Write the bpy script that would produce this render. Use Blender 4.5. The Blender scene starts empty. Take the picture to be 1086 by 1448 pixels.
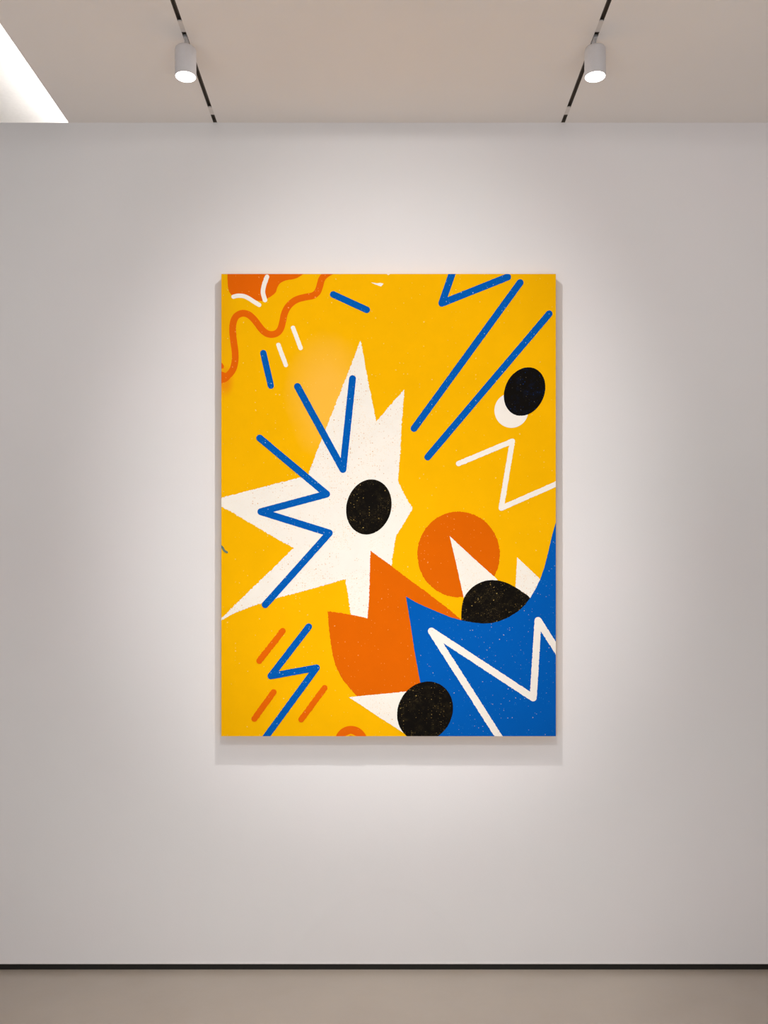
import bpy, bmesh, math, random
from mathutils import Vector
from mathutils.geometry import tessellate_polygon

C = bpy.context.scene.collection
S = 1.5 / 521.5            # metres per unit on the wall plane; eye height is 1.5 m
F = 1285.0                 # focal length in the 1086-wide frame
D_CAM = F * S              # camera to wall, 3.70 m
CEIL = 1.5 + 676.5 * S     # ceiling height, 3.45 m
W_END = 4.0                # half length of the wall

def srgb(r, g, b):
    f = lambda c: (c / 255 / 12.92) if c / 255 <= 0.04045 else ((c / 255 + 0.055) / 1.055) ** 2.4
    return (f(r), f(g), f(b), 1)

# ------------------------------------------------------------------ helpers
def link_mesh(name, bm, mats, parent=None, smooth=False):
    me = bpy.data.meshes.new(name)
    bm.normal_update(); bm.to_mesh(me); bm.free()
    for m in (mats if isinstance(mats, (list, tuple)) else [mats]):
        me.materials.append(m)
    if smooth:
        for p in me.polygons: p.use_smooth = True
    o = bpy.data.objects.new(name, me); C.objects.link(o)
    if parent: o.parent = parent
    return o

def box(bm, x0, x1, y0, y1, z0, z1, mi=0):
    v = [bm.verts.new((x, y, z)) for x in (x0, x1) for y in (y0, y1) for z in (z0, z1)]
    for q in ((0, 1, 3, 2), (4, 6, 7, 5), (0, 4, 5, 1), (2, 3, 7, 6), (0, 2, 6, 4), (1, 5, 7, 3)):
        f = bm.faces.new([v[i] for i in q]); f.material_index = mi

def prism(bm, pts, z0, z1, mi=0):
    """pts: plan outline (x, y), convex; extruded from z0 to z1"""
    a = [bm.verts.new((x, y, z0)) for x, y in pts]; b = [bm.verts.new((x, y, z1)) for x, y in pts]
    n = len(pts)
    fs = [bm.faces.new(a[::-1]), bm.faces.new(b)]
    for i in range(n): fs.append(bm.faces.new((a[i], a[(i + 1) % n], b[(i + 1) % n], b[i])))
    for f in fs: f.material_index = mi

def lathe(bm, prof, n=48, cx=0, cy=0, cap0=False, cap1=False):
    rings = []
    for r, z in prof:
        rings.append([bm.verts.new((cx + r * math.cos(2 * math.pi * k / n), cy + r * math.sin(2 * math.pi * k / n), z)) for k in range(n)])
    for a, b in zip(rings, rings[1:]):
        for k in range(n): bm.faces.new((a[k], a[(k + 1) % n], b[(k + 1) % n], b[k]))
    if cap0: bm.faces.new(rings[0][::-1])
    if cap1: bm.faces.new(rings[-1])

def tag(o, label=None, cat=None, group=None, kind=None):
    if label: o['label'] = label
    if cat: o['category'] = cat
    if group: o['group'] = group
    if kind: o['kind'] = kind
    return o

def empty(name, loc):
    o = bpy.data.objects.new(name, None); C.objects.link(o); o.location = loc
    o.empty_display_size = 0.05
    return o

class NT:
    def __init__(s, name):
        s.m = bpy.data.materials.new(name); s.m.use_nodes = True
        s.t = s.m.node_tree; s.b = s.t.nodes['Principled BSDF']
    def n(s, typ, **kw):
        nd = s.t.nodes.new(typ)
        for k, v in kw.items():
            if k in nd.inputs.keys(): nd.inputs[k].default_value = v
            else: setattr(nd, k, v)
        return nd
    def l(s, a, b): s.t.links.new(a, b)
    def math(s, op, a, b=None, clamp=False):
        nd = s.t.nodes.new('ShaderNodeMath'); nd.operation = op; nd.use_clamp = clamp
        for i, x in enumerate((a, b)):
            if x is None: continue
            if isinstance(x, (int, float)): nd.inputs[i].default_value = x
            else: s.l(x, nd.inputs[i])
        return nd.outputs[0]
    def mix(s, fac, a, b):
        nd = s.t.nodes.new('ShaderNodeMix'); nd.data_type = 'RGBA'
        for i, x in ((0, fac), (6, a), (7, b)):
            if isinstance(x, (int, float, tuple)): nd.inputs[i].default_value = x
            else: s.l(x, nd.inputs[i])
        return nd.outputs[2]
    def coord(s):
        return s.t.nodes.new('ShaderNodeTexCoord').outputs['Object']
    def noise(s, vec, scale, detail=4, rough=0.5, w=None):
        nd = s.n('ShaderNodeTexNoise'); s.l(vec, nd.inputs['Vector'])
        nd.inputs['Scale'].default_value = scale; nd.inputs['Detail'].default_value = detail; nd.inputs['Roughness'].default_value = rough
        return nd.outputs['Fac']
    def ramp(s, fac, a, b):
        nd = s.n('ShaderNodeMapRange'); s.l(fac, nd.inputs[0]); nd.inputs[1].default_value = a; nd.inputs[2].default_value = b
        return nd.outputs[0]
    def bump(s, h, strength, dist):
        nd = s.n('ShaderNodeBump'); nd.inputs['Strength'].default_value = strength; nd.inputs['Distance'].default_value = dist
        s.l(h, nd.inputs['Height']); s.l(nd.outputs[0], s.b.inputs['Normal'])

def plaster(name, c0, c1, c2, rough, scale=1.1, spec=0.3, bump=0.12, tilt=0.0):
    t = NT(name); v = t.coord()
    big = t.ramp(t.noise(v, scale, 5, 0.55), 0.3, 0.7)
    mid = t.ramp(t.noise(v, scale * 5, 6, 0.6), 0.3, 0.7)
    fine = t.noise(v, 140, 3, 0.6)
    col = t.mix(big, c0, c1)
    col = t.mix(t.math('MULTIPLY', mid, 0.4), col, c2)
    t.l(col, t.b.inputs['Base Color'])
    t.b.inputs['Roughness'].default_value = rough
    t.b.inputs['Specular IOR Level'].default_value = spec
    t.bump(t.math('ADD', t.math('MULTIPLY', mid, 2.0), fine), bump, 0.0012)
    return t.m

def flat(name, col, rough=0.5, metal=0.0, spec=0.5):
    t = NT(name); v = t.coord()
    n = t.noise(v, 60, 3)
    dk = tuple(c * 0.9 for c in col[:3]) + (1,)
    t.l(t.mix(n, dk, col), t.b.inputs['Base Color'])
    t.b.inputs['Roughness'].default_value = rough; t.b.inputs['Metallic'].default_value = metal
    t.b.inputs['Specular IOR Level'].default_value = spec
    return t.m

# ------------------------------------------------------------------ materials
M_wall = plaster('wall_plaster', (0.772, 0.762, 0.762, 1), (0.828, 0.79, 0.796, 1), (0.80, 0.80, 0.796, 1), 0.75, 0.8, 0.2, 0.15)
M_ceil = plaster('ceiling_plaster', (0.80, 0.755, 0.72, 1), (0.86, 0.805, 0.755, 1), (0.83, 0.79, 0.76, 1), 0.85, 0.9, 0.1, 0.15)
M_floor = plaster('floor_microcement', (0.405, 0.343, 0.284, 1), (0.48, 0.415, 0.348, 1), (0.45, 0.40, 0.355, 1), 0.28, 1.6, 0.6, 0.2)
M_tray = flat('tray_white_paint', (0.86, 0.84, 0.82, 1), 0.7)
M_base = flat('baseboard_black', (0.012, 0.011, 0.009, 1), 0.45, 0, 0.3)
M_bead = flat('stop_bead_white', (0.86, 0.83, 0.82, 1), 0.4)
M_track = flat('track_dark_bronze', (0.13, 0.108, 0.084, 1), 0.4, 0.2)
M_rail = flat('track_rail', (0.10, 0.085, 0.07, 1), 0.35, 0.6)
M_cover = flat('track_cover_paint', (0.70, 0.645, 0.60, 1), 0.5)
M_lamp = flat('lamp_white_paint', (0.66, 0.64, 0.65, 1), 0.45)
M_silver = flat('lamp_stem_metal', (0.55, 0.54, 0.54, 1), 0.35, 0.6)
def emitter(name, col, strength):
    t = NT(name)
    t.b.inputs['Base Color'].default_value = (0.9, 0.9, 0.9, 1)
    t.b.inputs['Emission Color'].default_value = col; t.b.inputs['Emission Strength'].default_value = strength
    return t.m
M_lens = emitter('lamp_lens_lit', (1, 0.97, 0.93, 1), 4.0)

def paint(name, col, dots, haze=None, mottled=None):
    """dots: list of (scale, size, density, colour, strength, cluster scale or None)"""
    t = NT(name); v = t.coord()
    sx_ = t.n('ShaderNodeSeparateXYZ'); t.l(v, sx_.inputs[0])
    cx_ = t.n('ShaderNodeCombineXYZ'); t.l(sx_.outputs[0], cx_.inputs[0]); t.l(sx_.outputs[2], cx_.inputs[1])
    v2 = cx_.outputs[0]
    n = t.ramp(t.noise(v, 9, 6, 0.65), 0.3, 0.7)
    c2 = tuple(c * 0.95 for c in col[:3]) + (1,)
    out = t.mix(n, c2, col)
    if mottled:
        m = t.ramp(t.noise(v, 38, 6, 0.7), 0.52, 0.75)
        out = t.mix(t.math('MULTIPLY', m, mottled[1]), out, mottled[0])
    if haze:
        for (px, py, rx, ry, c, k) in haze:
            x, z = art(px, py)
            mp = t.n('ShaderNodeMapping'); mp.vector_type = 'POINT'
            t.l(v, mp.inputs['Vector'])
            sx, sz = 1 / (rx * S), 1 / (ry * S)
            mp.inputs['Location'].default_value = (-x * sx, 0, -z * sz)
            mp.inputs['Scale'].default_value = (sx, 0, sz)
            ln = t.n('ShaderNodeVectorMath', operation='LENGTH'); t.l(mp.outputs[0], ln.inputs[0])
            wob = t.math('ADD', ln.outputs['Value'], t.math('MULTIPLY', t.noise(v, 12, 3), 0.25))
            f = t.ramp(wob, 1.15, 0.45)
            out = t.mix(t.math('MULTIPLY', f, k), out, c)
    for (sc, size, dens, c, k, cl) in dots:
        vo = t.n('ShaderNodeTexVoronoi'); vo.voronoi_dimensions = '2D'; vo.inputs['Scale'].default_value = sc
        wv = t.n('ShaderNodeVectorMath', operation='ADD')
        nz = t.n('ShaderNodeTexNoise'); t.l(v, nz.inputs['Vector']); nz.inputs['Scale'].default_value = sc * 2.2
        sm = t.n('ShaderNodeVectorMath', operation='SCALE'); t.l(nz.outputs['Color'], sm.inputs[0]); sm.inputs['Scale'].default_value = 0.5 / sc
        t.l(v2, wv.inputs[0]); t.l(sm.outputs[0], wv.inputs[1]); t.l(wv.outputs[0], vo.inputs['Vector'])
        sep = t.n('ShaderNodeSeparateColor'); t.l(vo.outputs['Color'], sep.inputs[0])
        keep = t.math('LESS_THAN', sep.outputs[0], dens)
        rad = t.math('MULTIPLY', t.math('ADD', sep.outputs[1], 0.35), size)
        hit = t.math('LESS_THAN', vo.outputs['Distance'], rad)
        f = t.math('MULTIPLY', keep, hit)
        if cl:
            f = t.math('MULTIPLY', f, t.ramp(t.noise(v, cl, 3), 0.45, 0.6))
        kk = t.math('MULTIPLY', t.math('ADD', t.math('MULTIPLY', sep.outputs[2], 0.7), 0.3), k)
        out = t.mix(t.math('MULTIPLY', f, kk), out, c)
    t.l(out, t.b.inputs['Base Color'])
    t.b.inputs['Roughness'].default_value = 0.85
    t.b.inputs['Specular IOR Level'].default_value = 0.03
    t.bump(t.noise(v, 500, 2), 0.15, 0.0006)
    return t.m

# ------------------------------------------------------------------ painting plane
DEPTH = 13.3 * S                     # canvas stands this far off the wall
KF = 1 - DEPTH / D_CAM
AX0 = (549.5 - 540) * S * KF         # centre of the canvas
AZ0 = 1.5 + (850 - 714.25) * S * KF
HW, HH = 236.5 * S * KF, 326.75 * S * KF
def art(px, py):
    return ((px - 549.5) * S * KF, (714.25 - py) * S * KF)

YEL = (0.90, 0.452, 0.0006, 1); ORG = (0.69, 0.122, 0.001, 1); BLU = (0.0008, 0.100, 0.435, 1)
WHT = (0.895, 0.84, 0.755, 1); BLK = (0.0055, 0.0045, 0.0035, 1)
P_yel = paint('paint_yellow', YEL, [(62, 0.09, 0.10, (0.95, 0.68, 0.25, 1), 0.8, None), (150, 0.16, 0.10, (0.72, 0.36, 0.02, 1), 0.5, 9)],
              haze=[(462, 560, 58, 92, (0.93, 0.49, 0.055, 1), 0.9), (312, 470, 26, 90, (0.78, 0.36, 0.004, 1), 0.45),
                    (318, 540, 14, 24, (0.80, 0.25, 0.004, 1), 0.8)])
P_org = paint('paint_orange', ORG, [(75, 0.12, 0.13, (0.93, 0.45, 0.15, 1), 0.6, None)])
P_dorg = paint('paint_deep_orange', (0.76, 0.128, 0.002, 1), [(75, 0.13, 0.16, (0.93, 0.42, 0.12, 1), 0.75, None)])
P_blu = paint('paint_blue', BLU, [(130, 0.17, 0.22, (0.05, 0.32, 0.66, 1), 0.7, 20), (88, 0.12, 0.13, (0.50, 0.50, 0.34, 1), 0.7, 12), (60, 0.07, 0.10, (0.75, 0.60, 0.42, 1), 1.0, None)])
P_sblu = paint('paint_blue_stroke', BLU, [(140, 0.2, 0.25, (0.03, 0.25, 0.60, 1), 0.8, None), (85, 0.13, 0.16, (0.45, 0.62, 0.74, 1), 0.8, None)])
P_wht = paint('paint_warm_white', WHT, [(230, 0.26, 0.5, (0.84, 0.60, 0.34, 1), 0.8, 10), (110, 0.19, 0.38, (0.68, 0.36, 0.12, 1), 0.95, 13), (60, 0.09, 0.15, (0.60, 0.32, 0.08, 1), 0.95, None)])
P_swht = paint('paint_white_stroke', (0.90, 0.84, 0.76, 1), [(90, 0.12, 0.12, (0.60, 0.52, 0.42, 1), 0.6, None)], mottled=((0.85, 0.76, 0.68, 1), 0.5))
GOLD = (0.46, 0.31, 0.09, 1)
P_blk = paint('paint_black', BLK, [(150, 0.18, 0.26, GOLD, 0.5, 16), (260, 0.26, 0.45, (0.13, 0.09, 0.035, 1), 0.8, 12), (80, 0.11, 0.16, (0.55, 0.38, 0.11, 1), 0.85, None)],
              mottled=((0.024, 0.018, 0.008, 1), 0.8))
P_blkb = paint('paint_black_blue_flecks', BLK, [(120, 0.22, 0.30, (0.004, 0.035, 0.15, 1), 0.8, 16), (90, 0.1, 0.12, (0.20, 0.16, 0.10, 1), 0.8, None)],
               mottled=((0.005, 0.010, 0.026, 1), 0.9))
P_teal = paint('paint_teal_smudge', (0.14, 0.20, 0.15, 1), [])
MATS = [P_yel, P_org, P_dorg, P_blu, P_sblu, P_wht, P_swht, P_blk, P_blkb, P_teal]
YE, OR, DO, BL, SB, WH, SW, BK, BB, TE = range(10)

rnd = random.Random(7)
def rough_edge(poly, amp, step=1.3):
    """dry-brush edge: subdivide and jitter, in picture units"""
    out = []
    n = len(poly)
    for i in range(n):
        (x0, y0), (x1, y1) = poly[i], poly[(i + 1) % n]
        L = math.hypot(x1 - x0, y1 - y0)
        k = max(1, int(L / step))
        nx, ny = ((y1 - y0) / L, -(x1 - x0) / L) if L > 1e-6 else (0, 0)
        for j in range(k):
            t = j / k
            a = 0 if j == 0 else rnd.gauss(0, amp)
            out.append((x0 + (x1 - x0) * t + nx * a, y0 + (y1 - y0) * t + ny * a))
    return out

def clip(poly):
    """to the canvas outline"""
    for ax, lim, sgn in ((0, 313.0, 1), (0, 786.0, -1), (1, 387.5, 1), (1, 1041.0, -1)):
        res = []
        for i in range(len(poly)):
            p, q = poly[i], poly[(i + 1) % len(poly)]
            ip, iq = (p[ax] - lim) * sgn >= 0, (q[ax] - lim) * sgn >= 0
            if ip: res.append(p)
            if ip != iq:
                t = (lim - p[ax]) / (q[ax] - p[ax])
                r = [p[0] + (q[0] - p[0]) * t, p[1] + (q[1] - p[1]) * t]; r[ax] = lim
                res.append(tuple(r))
        poly = res
        if not poly: return poly
    return poly

def stroke(pts, w):
    """outline of a round-ended, round-cornered brush line"""
    h = w / 2; n = len(pts)
    def side(P):
        o = []
        for i in range(len(P)):
            if 0 < i < len(P) - 1:
                a, b, c = P[i - 1], P[i], P[i + 1]
                d1 = Vector((b[0] - a[0], b[1] - a[1])).normalized(); d2 = Vector((c[0] - b[0], c[1] - b[1])).normalized()
                n1 = Vector((-d1.y, d1.x)); n2 = Vector((-d2.y, d2.x))
                cr = d1.x * d2.y - d1.y * d2.x
                B = Vector(b)
                if cr > 0 or abs(cr) < 0.02:      # this side is the inner one
                    m = (n1 + n2).normalized(); k = h / max(0.15, m.dot(n1))
                    o.append(tuple(B + m * k))
                else:
                    a1 = math.atan2(n1.y, n1.x); a2 = math.atan2(n2.y, n2.x)
                    while a2 > a1: a2 -= 2 * math.pi
                    if a1 - a2 > math.pi: a2 += 2 * math.pi
                    k = max(1, int(abs(a2 - a1) / 0.35))
                    for j in range(k + 1):
                        an = a1 + (a2 - a1) * j / k
                        o.append((b[0] + h * math.cos(an), b[1] + h * math.sin(an)))
            elif i == 0:
                d = Vector((P[1][0] - P[0][0], P[1][1] - P[0][1])).normalized(); an0 = math.atan2(d.x, -d.y)
                for j in range(9):           # half cap from the back tip to the side
                    an = an0 + math.pi / 2 * (1 - j / 8)
                    o.append((P[0][0] + h * math.cos(an), P[0][1] + h * math.sin(an)))
            else:
                d = Vector((P[-1][0] - P[-2][0], P[-1][1] - P[-2][1])).normalized(); an0 = math.atan2(d.x, -d.y)
                for j in range(9):
                    an = an0 - math.pi / 2 * j / 8
                    o.append((P[-1][0] + h * math.cos(an), P[-1][1] + h * math.sin(an)))
        return o
    return side(pts) + side(pts[::-1])

def smooth_path(P, k=6):
    out = []
    for i in range(len(P) - 1):
        p0 = P[max(i - 1, 0)]; p1 = P[i]; p2 = P[i + 1]; p3 = P[min(i + 2, len(P) - 1)]
        for j in range(k):
            t = j / k
            out.append(tuple(0.5 * (2 * p1[a] + (p2[a] - p0[a]) * t + (2 * p0[a] - 5 * p1[a] + 4 * p2[a] - p3[a]) * t * t + (3 * p1[a] - p0[a] - 3 * p2[a] + p3[a]) * t ** 3) for a in (0, 1)))
    return out + [P[-1]]

def ellipse(cx, cy, a, b, tilt, n=64):
    """a: half length along the upright axis leaning right by tilt degrees, b: across"""
    t = math.radians(tilt); o = []
    for k in range(n):
        an = 2 * math.pi * k / n
        u, v = b * math.cos(an), a * math.sin(an)
        o.append((cx + u * math.cos(t) + v * math.sin(t), cy + u * math.sin(t) - v * math.cos(t)))
    return o

def reg(ox, oy, *pts):               # points read on a 6.033x enlargement whose corner is (ox, oy)
    return [(ox + x / 6.0333, oy + y / 6.0333) for x, y in pts]

LAYERS = []
def add(poly, mi, amp=0.0):
    if amp: poly = rough_edge(poly, amp)
    LAYERS.append((clip(poly), mi))

# --- upper left
add(smooth_path([(321.5, 380), (321.6, 390), (322.2, 405), (325, 414), (331, 419), (345, 421), (358, 424), (368, 425.8), (374.6, 424), (382, 420), (389.5, 414), (392, 407), (396, 400.7), (404.4, 396.5), (416, 394.6), (424.3, 390.7), (430, 386), (431, 380)], 3), DO, 0.12)
add(stroke(smooth_path(reg(295, 375, (60, 965), (108, 958), (150, 950), (185, 922), (211, 880), (225, 820), (227, 750), (218, 680), (208, 600), (205, 540), (213, 480), (235, 437), (270, 415), (305, 411), (345, 425), (385, 460), (420, 505), (455, 550), (495, 582), (540, 592), (585, 578), (615, 540), (632, 480), (645, 420), (670, 365), (710, 320), (760, 290), (830, 272), (890, 260), (928, 230), (948, 180), (965, 120), (1000, 80), (1050, 50)), 4), 9.6), DO, 0.12)
add(smooth_path(reg(295, 375, (100, 905), (125, 912), (160, 930), (185, 960), (150, 995), (100, 1010)), 3), DO)
add(reg(295, 375, (100, 830), (118, 838), (132, 862), (128, 880), (100, 885)), DO)
add(stroke(smooth_path([(377.6, 391.5), (373.9, 401.5), (371.9, 410.6), (372.3, 416.4), (374.7, 424.3)], 4), 6.4), SW, 0.15)
add(stroke(smooth_path([(330.2, 419.6), (336.4, 418.2), (344.7, 418.8), (352.2, 422.2), (359.6, 427.0), (366.6, 431.3)], 4), 6.0), SW, 0.15)
add(stroke(reg(295, 375, (720, 535), (785, 707)), 6.2), SW, 0.12)
add(stroke(reg(295, 375, (595, 680), (659, 852)), 6.2), SW, 0.12)
add(stroke(reg(295, 375, (467, 750), (531, 1028)), 9.0), SB, 0.05)
add(stroke([(471.2, 416.4), (518.6, 438.2)], 9.4), SB, 0.05)
add(reg(455, 375, (422, 148), (450, 151), (470, 155), (500, 150), (528, 158), (506, 182), (480, 173), (450, 162)), SW)
add(reg(455, 375, (545, 70), (592, 70), (568, 86)), SW)
# --- white star
add([(509.5, 481.5), (513.3, 499), (520, 536), (532.3, 596), (550, 575), (571.7, 551), (568.3, 595), (566, 640), (562.7, 680.6), (572, 699.5), (583.6, 719.5),
     (571, 740), (559.8, 759), (555, 787), (552.8, 806), (540, 860), (519.8, 874.2), (496.4, 869.5), (488.2, 818.8), (475, 822.7), (436, 834), (394.4, 844.9), (361.3, 855.6), (333, 866.4), (308, 880),
     (308, 879.5), (331.5, 856), (368, 820.8), (415.4, 774.9), (390, 761), (308, 713), (308, 705.6), (330, 699.4), (424.3, 675.2), (435.2, 672.5), (461.5, 604), (494, 523)], WH, 0.42)
# --- circles right
add(ellipse(723.1, 580.5, 24.6, 24.0, 0), SW)
add(ellipse(741.8, 553.7, 35.6, 27.9, 25), BB, 0.1)
add(ellipse(648.4, 784, 60.5, 58.3, 0), OR, 0.35)
add([(635.7, 757.8), (668, 788), (703.5, 819.6), (698, 850), (656.5, 850), (654.6, 840), (645, 797)], WH, 0.15)
add([(731.3, 788), (748, 804), (766, 821), (756, 838), (749, 848), (730, 842), (728.9, 829)], WH, 0.2)
# --- blue strokes upper right
add(stroke([(644.5, 372), (624.8, 428.9), (717.7, 391.8)], 10.0), SB, 0.05)
add(stroke([(735.5, 399.7), (585.5, 605.8)], 9.8), SB, 0.05)
add(stroke([(776.5, 443.8), (604.8, 646.3)], 9.6), SB, 0.05)
add(stroke([(648.4, 655.6), (724.6, 623.9), (708.7, 718.6), (802, 677.6)], 7.4), SW, 0.2)
# --- orange shape in the middle
add([(523.9, 778.8), (538, 789), (552.8, 799.7), (577.6, 818.8), (600.9, 835.6), (620, 850.5), (636, 862.5), (653, 877), (620, 890), (600, 966), (600, 974.5), (576, 978), (504.7, 984.3), (494.8, 973.3), (484.8, 960.9), (476.5, 946), (470.7, 927.7), (467.4, 906.2), (465, 886.3), (463.6, 864.2), (480, 866.5), (496.4, 869.2), (519.8, 874.2), (522.2, 840)], OR, 0.28)
add([(493.1, 985.8), (535, 981.6), (580, 977.2), (605, 990), (590, 1048), (566, 1033.5), (530, 1010)], WH, 0.25)
# --- black dome and the blue field
add(smooth_path([(653, 884), (652.2, 868), (654.5, 850), (660.3, 838.5), (669.5, 829.2), (681.3, 822.8), (693, 820.3), (706.2, 821.2), (718, 824.8), (729.4, 830.8), (739.5, 837.5), (749.6, 845.8), (752, 860), (700, 890)], 3), BK, 0.1)
BLUE_TOP = [(574, 843.2), (587.6, 851.5), (604, 859), (620, 865.8), (636.6, 872.5), (653.1, 877.3), (669.7, 880.5), (683, 881.8), (694.6, 881.2), (706.2, 878.4), (719.4, 872.8), (732.7, 864.4), (742.2, 855.6), (749.6, 845.7), (757, 833), (763.9, 819), (770, 801), (775.2, 780.7), (780.2, 759), (784, 745), (788, 733)]
add(BLUE_TOP + [(796, 740), (796, 1050), (600, 1050), (594.4, 966), (586, 920), (580, 880)], BL, 0.12)
add(ellipse(601.05, 1005.8, 43.5, 38.2, 30), BK, 0.12)
add(ellipse(521.6, 716.9, 39.5, 31.6, 15.5), BK, 0.1)
add(stroke([(712.5, 1053), (610, 892.4), (753.9, 986.8), (760.8, 877.4), (803, 943)], 9.9), SW, 0.22)
# --- blue zigzags on and by the star
add(stroke([(420.7, 546.6), (484.9, 663.9), (498.5, 535.6)], 9.8), SB, 0.08)
add(stroke([(367.3, 619.5), (461.9, 698.7), (368.9, 723.6), (465.8, 753.7), (375.1, 855.0)], 9.8), SB, 0.08)
# --- lower left
add(stroke([(399.7, 892.3), (366.8, 934.5)], 8.6), DO, 0.28)
add(stroke([(386.9, 978.8), (359.8, 1016.3)], 8.6), DO, 0.2)
add(stroke([(459.0, 972.8), (426.1, 1017.2)], 8.4), DO, 0.2)
add(stroke([(436.6, 886.2), (382.9, 955.9), (447.7, 944.2), (366.5, 1055)], 9.4), SB, 0.1)
add(ellipse(496.4, 1049.5, 23.1, 23.1, 0), DO, 0.12)
add(stroke([(489, 1041.5), (496, 1038.5), (503, 1041.5)], 1.8), YE, 0.15)
add(stroke(smooth_path([(309, 769.5), (314.5, 774), (317, 778.5), (321, 781)], 3), 3.0), TE, 0.3)

bm = bmesh.new()
box(bm, -HW, HW, -DEPTH, 0, -HH, HH, YE)
for i, (poly, mi) in enumerate(LAYERS):
    if len(poly) < 3: continue
    y = -DEPTH - 0.00002 * (i + 1)
    pts = [Vector((art(px, py)[0], 0, art(px, py)[1])) for px, py in poly]
    vs = [bm.verts.new((p.x, y, p.z)) for p in pts]
    for tri in tessellate_polygon([pts]):
        a, b, c = (pts[k] for k in tri)
        nrm = (b - a).cross(c - a)
        if nrm.length < 1e-12: continue
        if nrm.y > 0: tri = tri[::-1]
        try:
            f = bm.faces.new([vs[k] for k in tri]); f.material_index = mi
        except ValueError: pass
painting = link_mesh('abstract_painting', bm, MATS)
painting.location = (AX0, -0.0003, AZ0)
tag(painting, 'large yellow abstract painting with white star, black ovals and blue zigzags on the wall', 'painting')

# ------------------------------------------------------------------ the room
SLOT = 0.0078                                   # half width of a track slot
XT = ((304.4 - 540) * S, (796.0 - 540) * S)     # the two tracks
Y_BACK = -3.2                                   # slots and tray run this far back
Y_ROOM = -9.0
X_EDGE0 = -443 * S                              # opening of the lit ceiling tray at the wall
def x_edge(y): return X_EDGE0 + (y / (221 * S)) * 4 * S
TRAY_L, TRAY_H, LIP = X_EDGE0 - 1.2, 0.55, 0.018
TY = -2.6; TB = 1.2                       # the lit tray runs on behind the wall top

bm = bmesh.new(); box(bm, -W_END, W_END, 0, 0.2, 0.0305, CEIL)
box(bm, X_EDGE0 + 0.10, W_END, 0, 0.2, CEIL, CEIL + 0.3); box(bm, -W_END, TRAY_L, 0, 0.2, CEIL, CEIL + 0.3)
wall = tag(link_mesh('wall_back', bm, M_wall), kind='structure')
for nm, xa, xb in (('wall_left', -W_END, -3.3), ('wall_right', 2.9, W_END)):
    bm = bmesh.new(); box(bm, xa, xb, -4.6, 0, 0, CEIL)
    tag(link_mesh(nm, bm, M_wall), kind='structure')
bm = bmesh.new(); box(bm, -W_END, W_END, Y_ROOM, 0.2, -0.15, 0)
floor = tag(link_mesh('floor', bm, M_floor), kind='structure')
bm = bmesh.new(); box(bm, -3.3, 2.9, 0.004, 0.018, 0.0, 0.0245)
tag(link_mesh('baseboard_back', bm, M_base), kind='structure')
bm = bmesh.new(); box(bm, -3.3, 2.9, -0.0018, 0.03, 0.0245, 0.0305)
tag(link_mesh('trim_1', bm, M_bead), kind='structure')

bm = bmesh.new()
T = CEIL + 0.2
def slab(pts, z0=CEIL, z1=T, mi=0): prism(bm, pts, z0, z1, mi)
lipw = 0.10
# plaster right of the tray lip, up to the slots
slab([(x_edge(0) + lipw, 0), (x_edge(TY) + lipw, TY), (XT[0] - SLOT, TY), (XT[0] - SLOT, 0)])
slab([(x_edge(0), 0), (x_edge(TY), TY), (x_edge(TY) + lipw, TY), (x_edge(0) + lipw, 0)], CEIL, CEIL + LIP)
slab([(XT[0] + SLOT, 0), (XT[0] + SLOT, TY), (XT[1] - SLOT, TY), (XT[1] - SLOT, 0)])
slab([(XT[1] + SLOT, 0), (XT[1] + SLOT, TY), (W_END, TY), (W_END, 0)])
slab([(-W_END, 0), (-W_END, TY), (TRAY_L, TY), (TRAY_L, 0)])
slab([(-W_END, TY), (-W_END, Y_ROOM), (W_END, Y_ROOM), (W_END, TY)])
# white inside of the light well, a deep recess that runs on behind the top of the wall
WR = X_EDGE0 + lipw
slab([(TRAY_L - 0.03, TB + 0.03), (TRAY_L - 0.03, TY), (WR + 0.03, TY), (WR + 0.03, TB + 0.03)], CEIL + TRAY_H, CEIL + TRAY_H + 0.04, 1)
slab([(TRAY_L - 0.03, TB), (TRAY_L - 0.03, TY), (TRAY_L, TY), (TRAY_L, TB)], CEIL + LIP, CEIL + TRAY_H, 1)
slab([(WR + 0.0, TB), (WR + 0.0, TY), (WR + 0.03, TY), (WR + 0.03, TB)], CEIL + LIP, CEIL + TRAY_H, 1)
slab([(TRAY_L, TB), (TRAY_L, TB + 0.03), (WR, TB + 0.03), (WR, TB)], CEIL - 0.03, CEIL + TRAY_H, 1)
slab([(TRAY_L, TY - 0.03), (TRAY_L, TY), (WR, TY), (WR, TY - 0.03)], CEIL + LIP, CEIL + TRAY_H, 1)
slab([(TRAY_L, 0.2), (TRAY_L, TB), (WR, TB), (WR, 0.2)], CEIL - 0.03, CEIL, 1)
# closed tops above the slots
for x in XT: slab([(x - SLOT, 0), (x - SLOT, TY), (x + SLOT, TY), (x + SLOT, 0)], CEIL + 0.04, T)
tag(link_mesh('ceiling', bm, [M_ceil, M_tray]), kind='structure')

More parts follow.
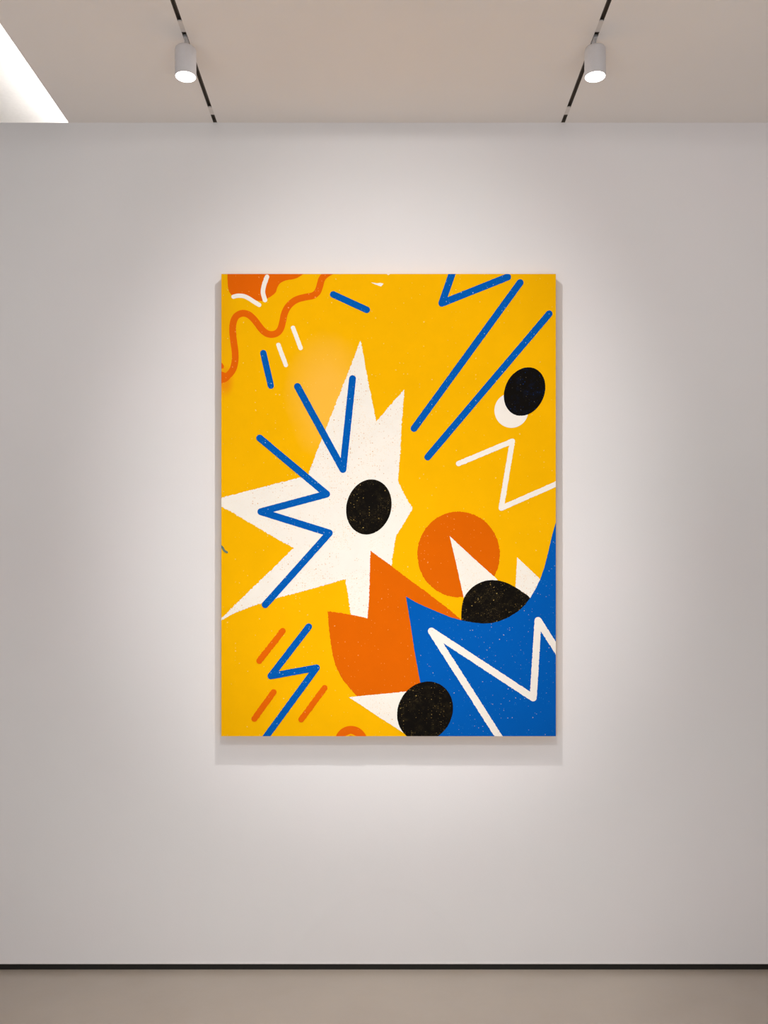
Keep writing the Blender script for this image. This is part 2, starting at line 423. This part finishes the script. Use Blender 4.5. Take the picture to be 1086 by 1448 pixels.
# ------------------------------------------------------------------ lighting tracks
def depth_at(py): return -(1 - 676.5 / (850 - py)) * D_CAM
def track(x, label):
    t = empty('lighting_track', (x, 0, CEIL))
    tag(t, label, 'lighting track', 'recessed lighting tracks')
    w, y0, y1 = SLOT, TY + 0.002, -0.001
    b = bmesh.new(); e = 0.0012
    box(b, -w, -w + e, y0, y1, 0.0005, 0.017); box(b, w - e, w, y0, y1, 0.0005, 0.017); box(b, -w + e, w - e, y0, y1, 0.014, 0.017)
    box(b, -w + e, w - e, y1 - 0.0015, y1, 0.0005, 0.014)
    link_mesh('channel', b, M_track, t)
    for sx in (-1, 1):
        b = bmesh.new(); xa, xb = sorted((sx * (w - e), sx * (w - 0.0036)))
        box(b, xa, xb, y0, y1 - 0.002, 0.006, 0.009)
        link_mesh('conductor_rail', b, M_rail, t)
    for pa, pb in ((29.5, 45), (151.5, 162)):
        b = bmesh.new(); box(b, -w, w, depth_at(pa), depth_at(pb), -0.0006, 0.004)
        link_mesh('blank_cover', b, M_cover, t)['label'] = 'light plaster-coloured cover plate'
    return t
track(XT[0], 'dark slot lighting track left of the painting, recessed in the ceiling')
track(XT[1], 'dark slot lighting track right of the painting, recessed in the ceiling')

# ------------------------------------------------------------------ track spotlights
R_L = 0.0362
Z_TOP, Z_BOT = -0.036, -0.036 - 0.100
def spotlight(x, label):
    t = empty('track_spotlight', (x, -(1 - 0.849) * D_CAM, CEIL))
    tag(t, label, 'spotlight', 'cylindrical track spotlights')
    b = bmesh.new(); r = R_L
    prof = [(0.004, Z_TOP), (r - 0.010, Z_TOP), (r - 0.005, Z_TOP - 0.0012), (r - 0.0015, Z_TOP - 0.0045), (r, Z_TOP - 0.010), (r, Z_BOT + 0.001), (r - 0.0006, Z_BOT), (r - 0.0016, Z_BOT), (r - 0.0018, Z_BOT + 0.004), (r - 0.0018, Z_BOT + 0.012)]
    lathe(b, prof, 64)
    b.faces.new([v for v in b.verts][:64])
    link_mesh('lamp_body', b, M_lamp, t, True)
    b = bmesh.new(); lathe(b, [(r - 0.0022, Z_BOT + 0.0005), (r - 0.0022, Z_BOT + 0.006)], 64, cap0=True, cap1=True)
    link_mesh('lens', b, M_lens, t)['label'] = 'glowing white lens'
    b = bmesh.new(); lathe(b, [(0.0042, Z_TOP - 0.001), (0.0042, 0.004)], 20, cap0=True, cap1=True)
    link_mesh('stem', b, M_silver, t, False)
    b = bmesh.new(); box(b, -0.0062, 0.0062, -0.010, 0.030, -0.0035, 0.0055)
    bmesh.ops.bevel(b, geom=b.edges[:], offset=0.001, segments=2, affect='EDGES')
    link_mesh('adapter', b, M_silver, t)
    return t
spotlight(XT[0], 'white cylindrical spotlight with lit lens hanging from the left ceiling track')
spotlight(XT[1], 'white cylindrical spotlight with lit lens hanging from the right ceiling track')

# recessed wall washer above the picture, just behind the visible strip of ceiling
LX, LY, LZ = 0.012, -280 * S, CEIL - 0.03
t = empty('recessed_downlight', (LX, LY, CEIL))
tag(t, 'round recessed wall washer in the ceiling in front of the painting', 'downlight')
b = bmesh.new(); lathe(b, [(0.034, -0.0005), (0.035, -0.004), (0.042, -0.004), (0.044, -0.0005)], 48)
link_mesh('trim_ring', b, M_lamp, t, True)
b = bmesh.new(); lathe(b, [(0.034, -0.002), (0.034, -0.0008)], 48, cap0=True, cap1=True)
link_mesh('lens', b, M_lens, t)

# its light: an asymmetric wall-washer distribution (candela rises towards the far end of the wall, cut off sideways)
def wall_washer():
    L = bpy.data.lights.new('wall_washer_light', 'POINT'); L.shadow_soft_size = 0.026
    L.energy = WASH; L.color = (1.0, 0.985, 0.965)
    L.use_nodes = True; nt = L.node_tree; em = nt.nodes['Emission']
    N = nt.nodes.new
    def m(op, a, b=None, clamp=False):
        nd = N('ShaderNodeMath'); nd.operation = op; nd.use_clamp = clamp
        for i, x in enumerate((a, b)):
            if x is None: continue
            if isinstance(x, (int, float)): nd.inputs[i].default_value = x
            else: nt.links.new(x, nd.inputs[i])
        return nd.outputs[0]
    tc = N('ShaderNodeTexCoord'); sp = N('ShaderNodeSeparateXYZ'); nt.links.new(tc.outputs['Normal'], sp.inputs[0])
    vx, vy, vz = sp.outputs
    if FLIP: vx, vy, vz = m('MULTIPLY', vx, -1), m('MULTIPLY', vy, -1), m('MULTIPLY', vz, -1)
    vyc = m('MAXIMUM', vy, 0.12)
    u = m('DIVIDE', vx, vyc); w = m('MULTIPLY', m('DIVIDE', vz, vyc), -1)     # slopes sideways and downwards
    def bell(cu, cw, ru, rw, lo, hi, tw=0.0):
        wd = m('DIVIDE', m('SUBTRACT', w, cw), rw)
        rr = m('ADD', m('MULTIPLY', wd, tw), 1.0)
        ud = m('DIVIDE', m('SUBTRACT', u, cu), m('MULTIPLY', rr, ru))
        r = m('SQRT', m('ADD', m('MULTIPLY', ud, ud), m('MULTIPLY', wd, wd)))
        mr = N('ShaderNodeMapRange'); mr.interpolation_type = 'SMOOTHSTEP'
        nt.links.new(r, mr.inputs[0]); mr.inputs[1].default_value = hi; mr.inputs[2].default_value = lo
        mr.inputs[3].default_value = 0; mr.inputs[4].default_value = 1
        return mr.outputs[0]
    acc = None
    for amp, args in BEAMS:
        p = m('MULTIPLY', bell(*args), amp)
        acc = p if acc is None else m('ADD', acc, p)
    cub = m('DIVIDE', 1.0, m('POWER', vyc, 3.0))
    front = m('MULTIPLY', m('GREATER_THAN', vy, 0.0), m('MULTIPLY', m('SUBTRACT', -0.01, vz), 25.0, True))
    st = m('MULTIPLY', m('MULTIPLY', acc, cub), front)
    nt.links.new(st, em.inputs['Strength'])
    o = bpy.data.objects.new('wall_washer_light', L); C.objects.link(o); o.location = (LX, LY, LZ)
    return o
FLIP = False
WASH = 12.0
B1, B2, B3 = 0.66, 0.13, 0.14
B4 = 0.09
WALL_FILL = 80.0
FLOOR_FILL = 84.0
REAR_FILL = 80.0
WORLD = 0.07
BEAMS = [  # (share, (centre u, centre w, half widths, inner and outer edge of the soft rim, widening))
    (B1, (0.0, 1.78, 1.33, 1.56, 0.60, 1.34, 0.12)),
    (B4, (0.0, 3.6, 1.9, 0.95, 0.3, 1.2, 0.0)),
    (B2, (0.0, 1.0, 1.1, 1.0, 0.2, 1.3, 0.0)),
    (B3, (0.0, 0.7, 2.6, 1.5, 0.5, 1.25, 0.0)),
]
wall_washer()

# LED strip up inside the light well, behind the wall top and out of sight past its edge
A = bpy.data.lights.new('tray_led_strip', 'AREA'); A.shape = 'RECTANGLE'; A.size = 0.02; A.size_y = 1.05
A.energy = 5.7; A.color = (1, 0.975, 0.95)
ao = bpy.data.objects.new('tray_led_strip', A); C.objects.link(ao)
ao.location = (X_EDGE0 - 0.225, 0.63, CEIL + 0.40)
ao.rotation_euler = (0, math.radians(164), 0)

# added fill spot without a fixture, brightens the middle of the lower wall
FL = bpy.data.lights.new('wall_fill_light', 'SPOT'); FL.shadow_soft_size = 0.14; FL.energy = WALL_FILL; FL.color = (1, 0.985, 0.97)
FL.spot_size = math.radians(66); FL.spot_blend = 1.0
fo = bpy.data.objects.new('wall_fill_light', FL); C.objects.link(fo); fo.location = (0.0, -2.2, CEIL - 0.15)
F2 = FL.copy(); F2.name = 'floor_fill_light'; F2.energy = FLOOR_FILL; F2.spot_size = math.radians(54)  # second added fill spot, brightens the centre of the floor
f2 = bpy.data.objects.new('floor_fill_light', F2); C.objects.link(f2); f2.location = (0.0, -0.95, CEIL - 0.15)
f2.rotation_euler = (Vector((0.0, -0.45, 0.0)) - f2.location).to_track_quat('-Z', 'Y').to_euler()
# added area fill behind the viewer, tilted up to brighten the ceiling
WN = bpy.data.lights.new('rear_fill_light', 'AREA'); WN.shape = 'RECTANGLE'; WN.size = 5.0; WN.size_y = 1.5
WN.energy = REAR_FILL; WN.color = (1, 0.99, 0.99)
wo = bpy.data.objects.new('rear_fill_light', WN); C.objects.link(wo); wo.location = (-0.2, -4.5, 0.95)
wo.rotation_euler = Vector((0, 1, 0.75)).to_track_quat('-Z', 'Y').to_euler()
fo.rotation_euler = (Vector((0.0, 0.0, 0.15)) - fo.location).to_track_quat('-Z', 'Y').to_euler()

# ------------------------------------------------------------------ ambient fill, camera
wd = bpy.data.worlds.new('ambient_fill'); bpy.context.scene.world = wd; wd.use_nodes = True
bg = wd.node_tree.nodes['Background']; bg.inputs[0].default_value = (1.0, 0.99, 0.995, 1)
wtc = wd.node_tree.nodes.new('ShaderNodeTexCoord'); wsp = wd.node_tree.nodes.new('ShaderNodeSeparateXYZ')
wma = wd.node_tree.nodes.new('ShaderNodeMapRange')          # added fill, stronger from below to lift ceiling and upper wall
wd.node_tree.links.new(wtc.outputs['Generated'], wsp.inputs[0]); wd.node_tree.links.new(wsp.outputs[2], wma.inputs[0])
wma.inputs[1].default_value = -0.6; wma.inputs[2].default_value = 0.4
wma.inputs[3].default_value = 2.4 * WORLD; wma.inputs[4].default_value = 0.25 * WORLD
wd.node_tree.links.new(wma.outputs[0], bg.inputs[1])

cd = bpy.data.cameras.new('camera'); cam = bpy.data.objects.new('camera', cd); C.objects.link(cam)
cam.location = (0, -D_CAM, 1.5); cam.rotation_euler = (math.radians(90), 0, 0)
cd.sensor_fit = 'HORIZONTAL'; cd.sensor_width = 36; cd.lens = F / 1086 * 36
cd.shift_x = 3 / 1086; cd.shift_y = 126 / 1086
sc = bpy.context.scene; sc.camera = cam
sc.view_settings.view_transform = 'Standard'; sc.view_settings.look = 'None'
sc.view_settings.exposure = 0.0; sc.view_settings.gamma = 1.0
sc.view_settings.use_curve_mapping = False
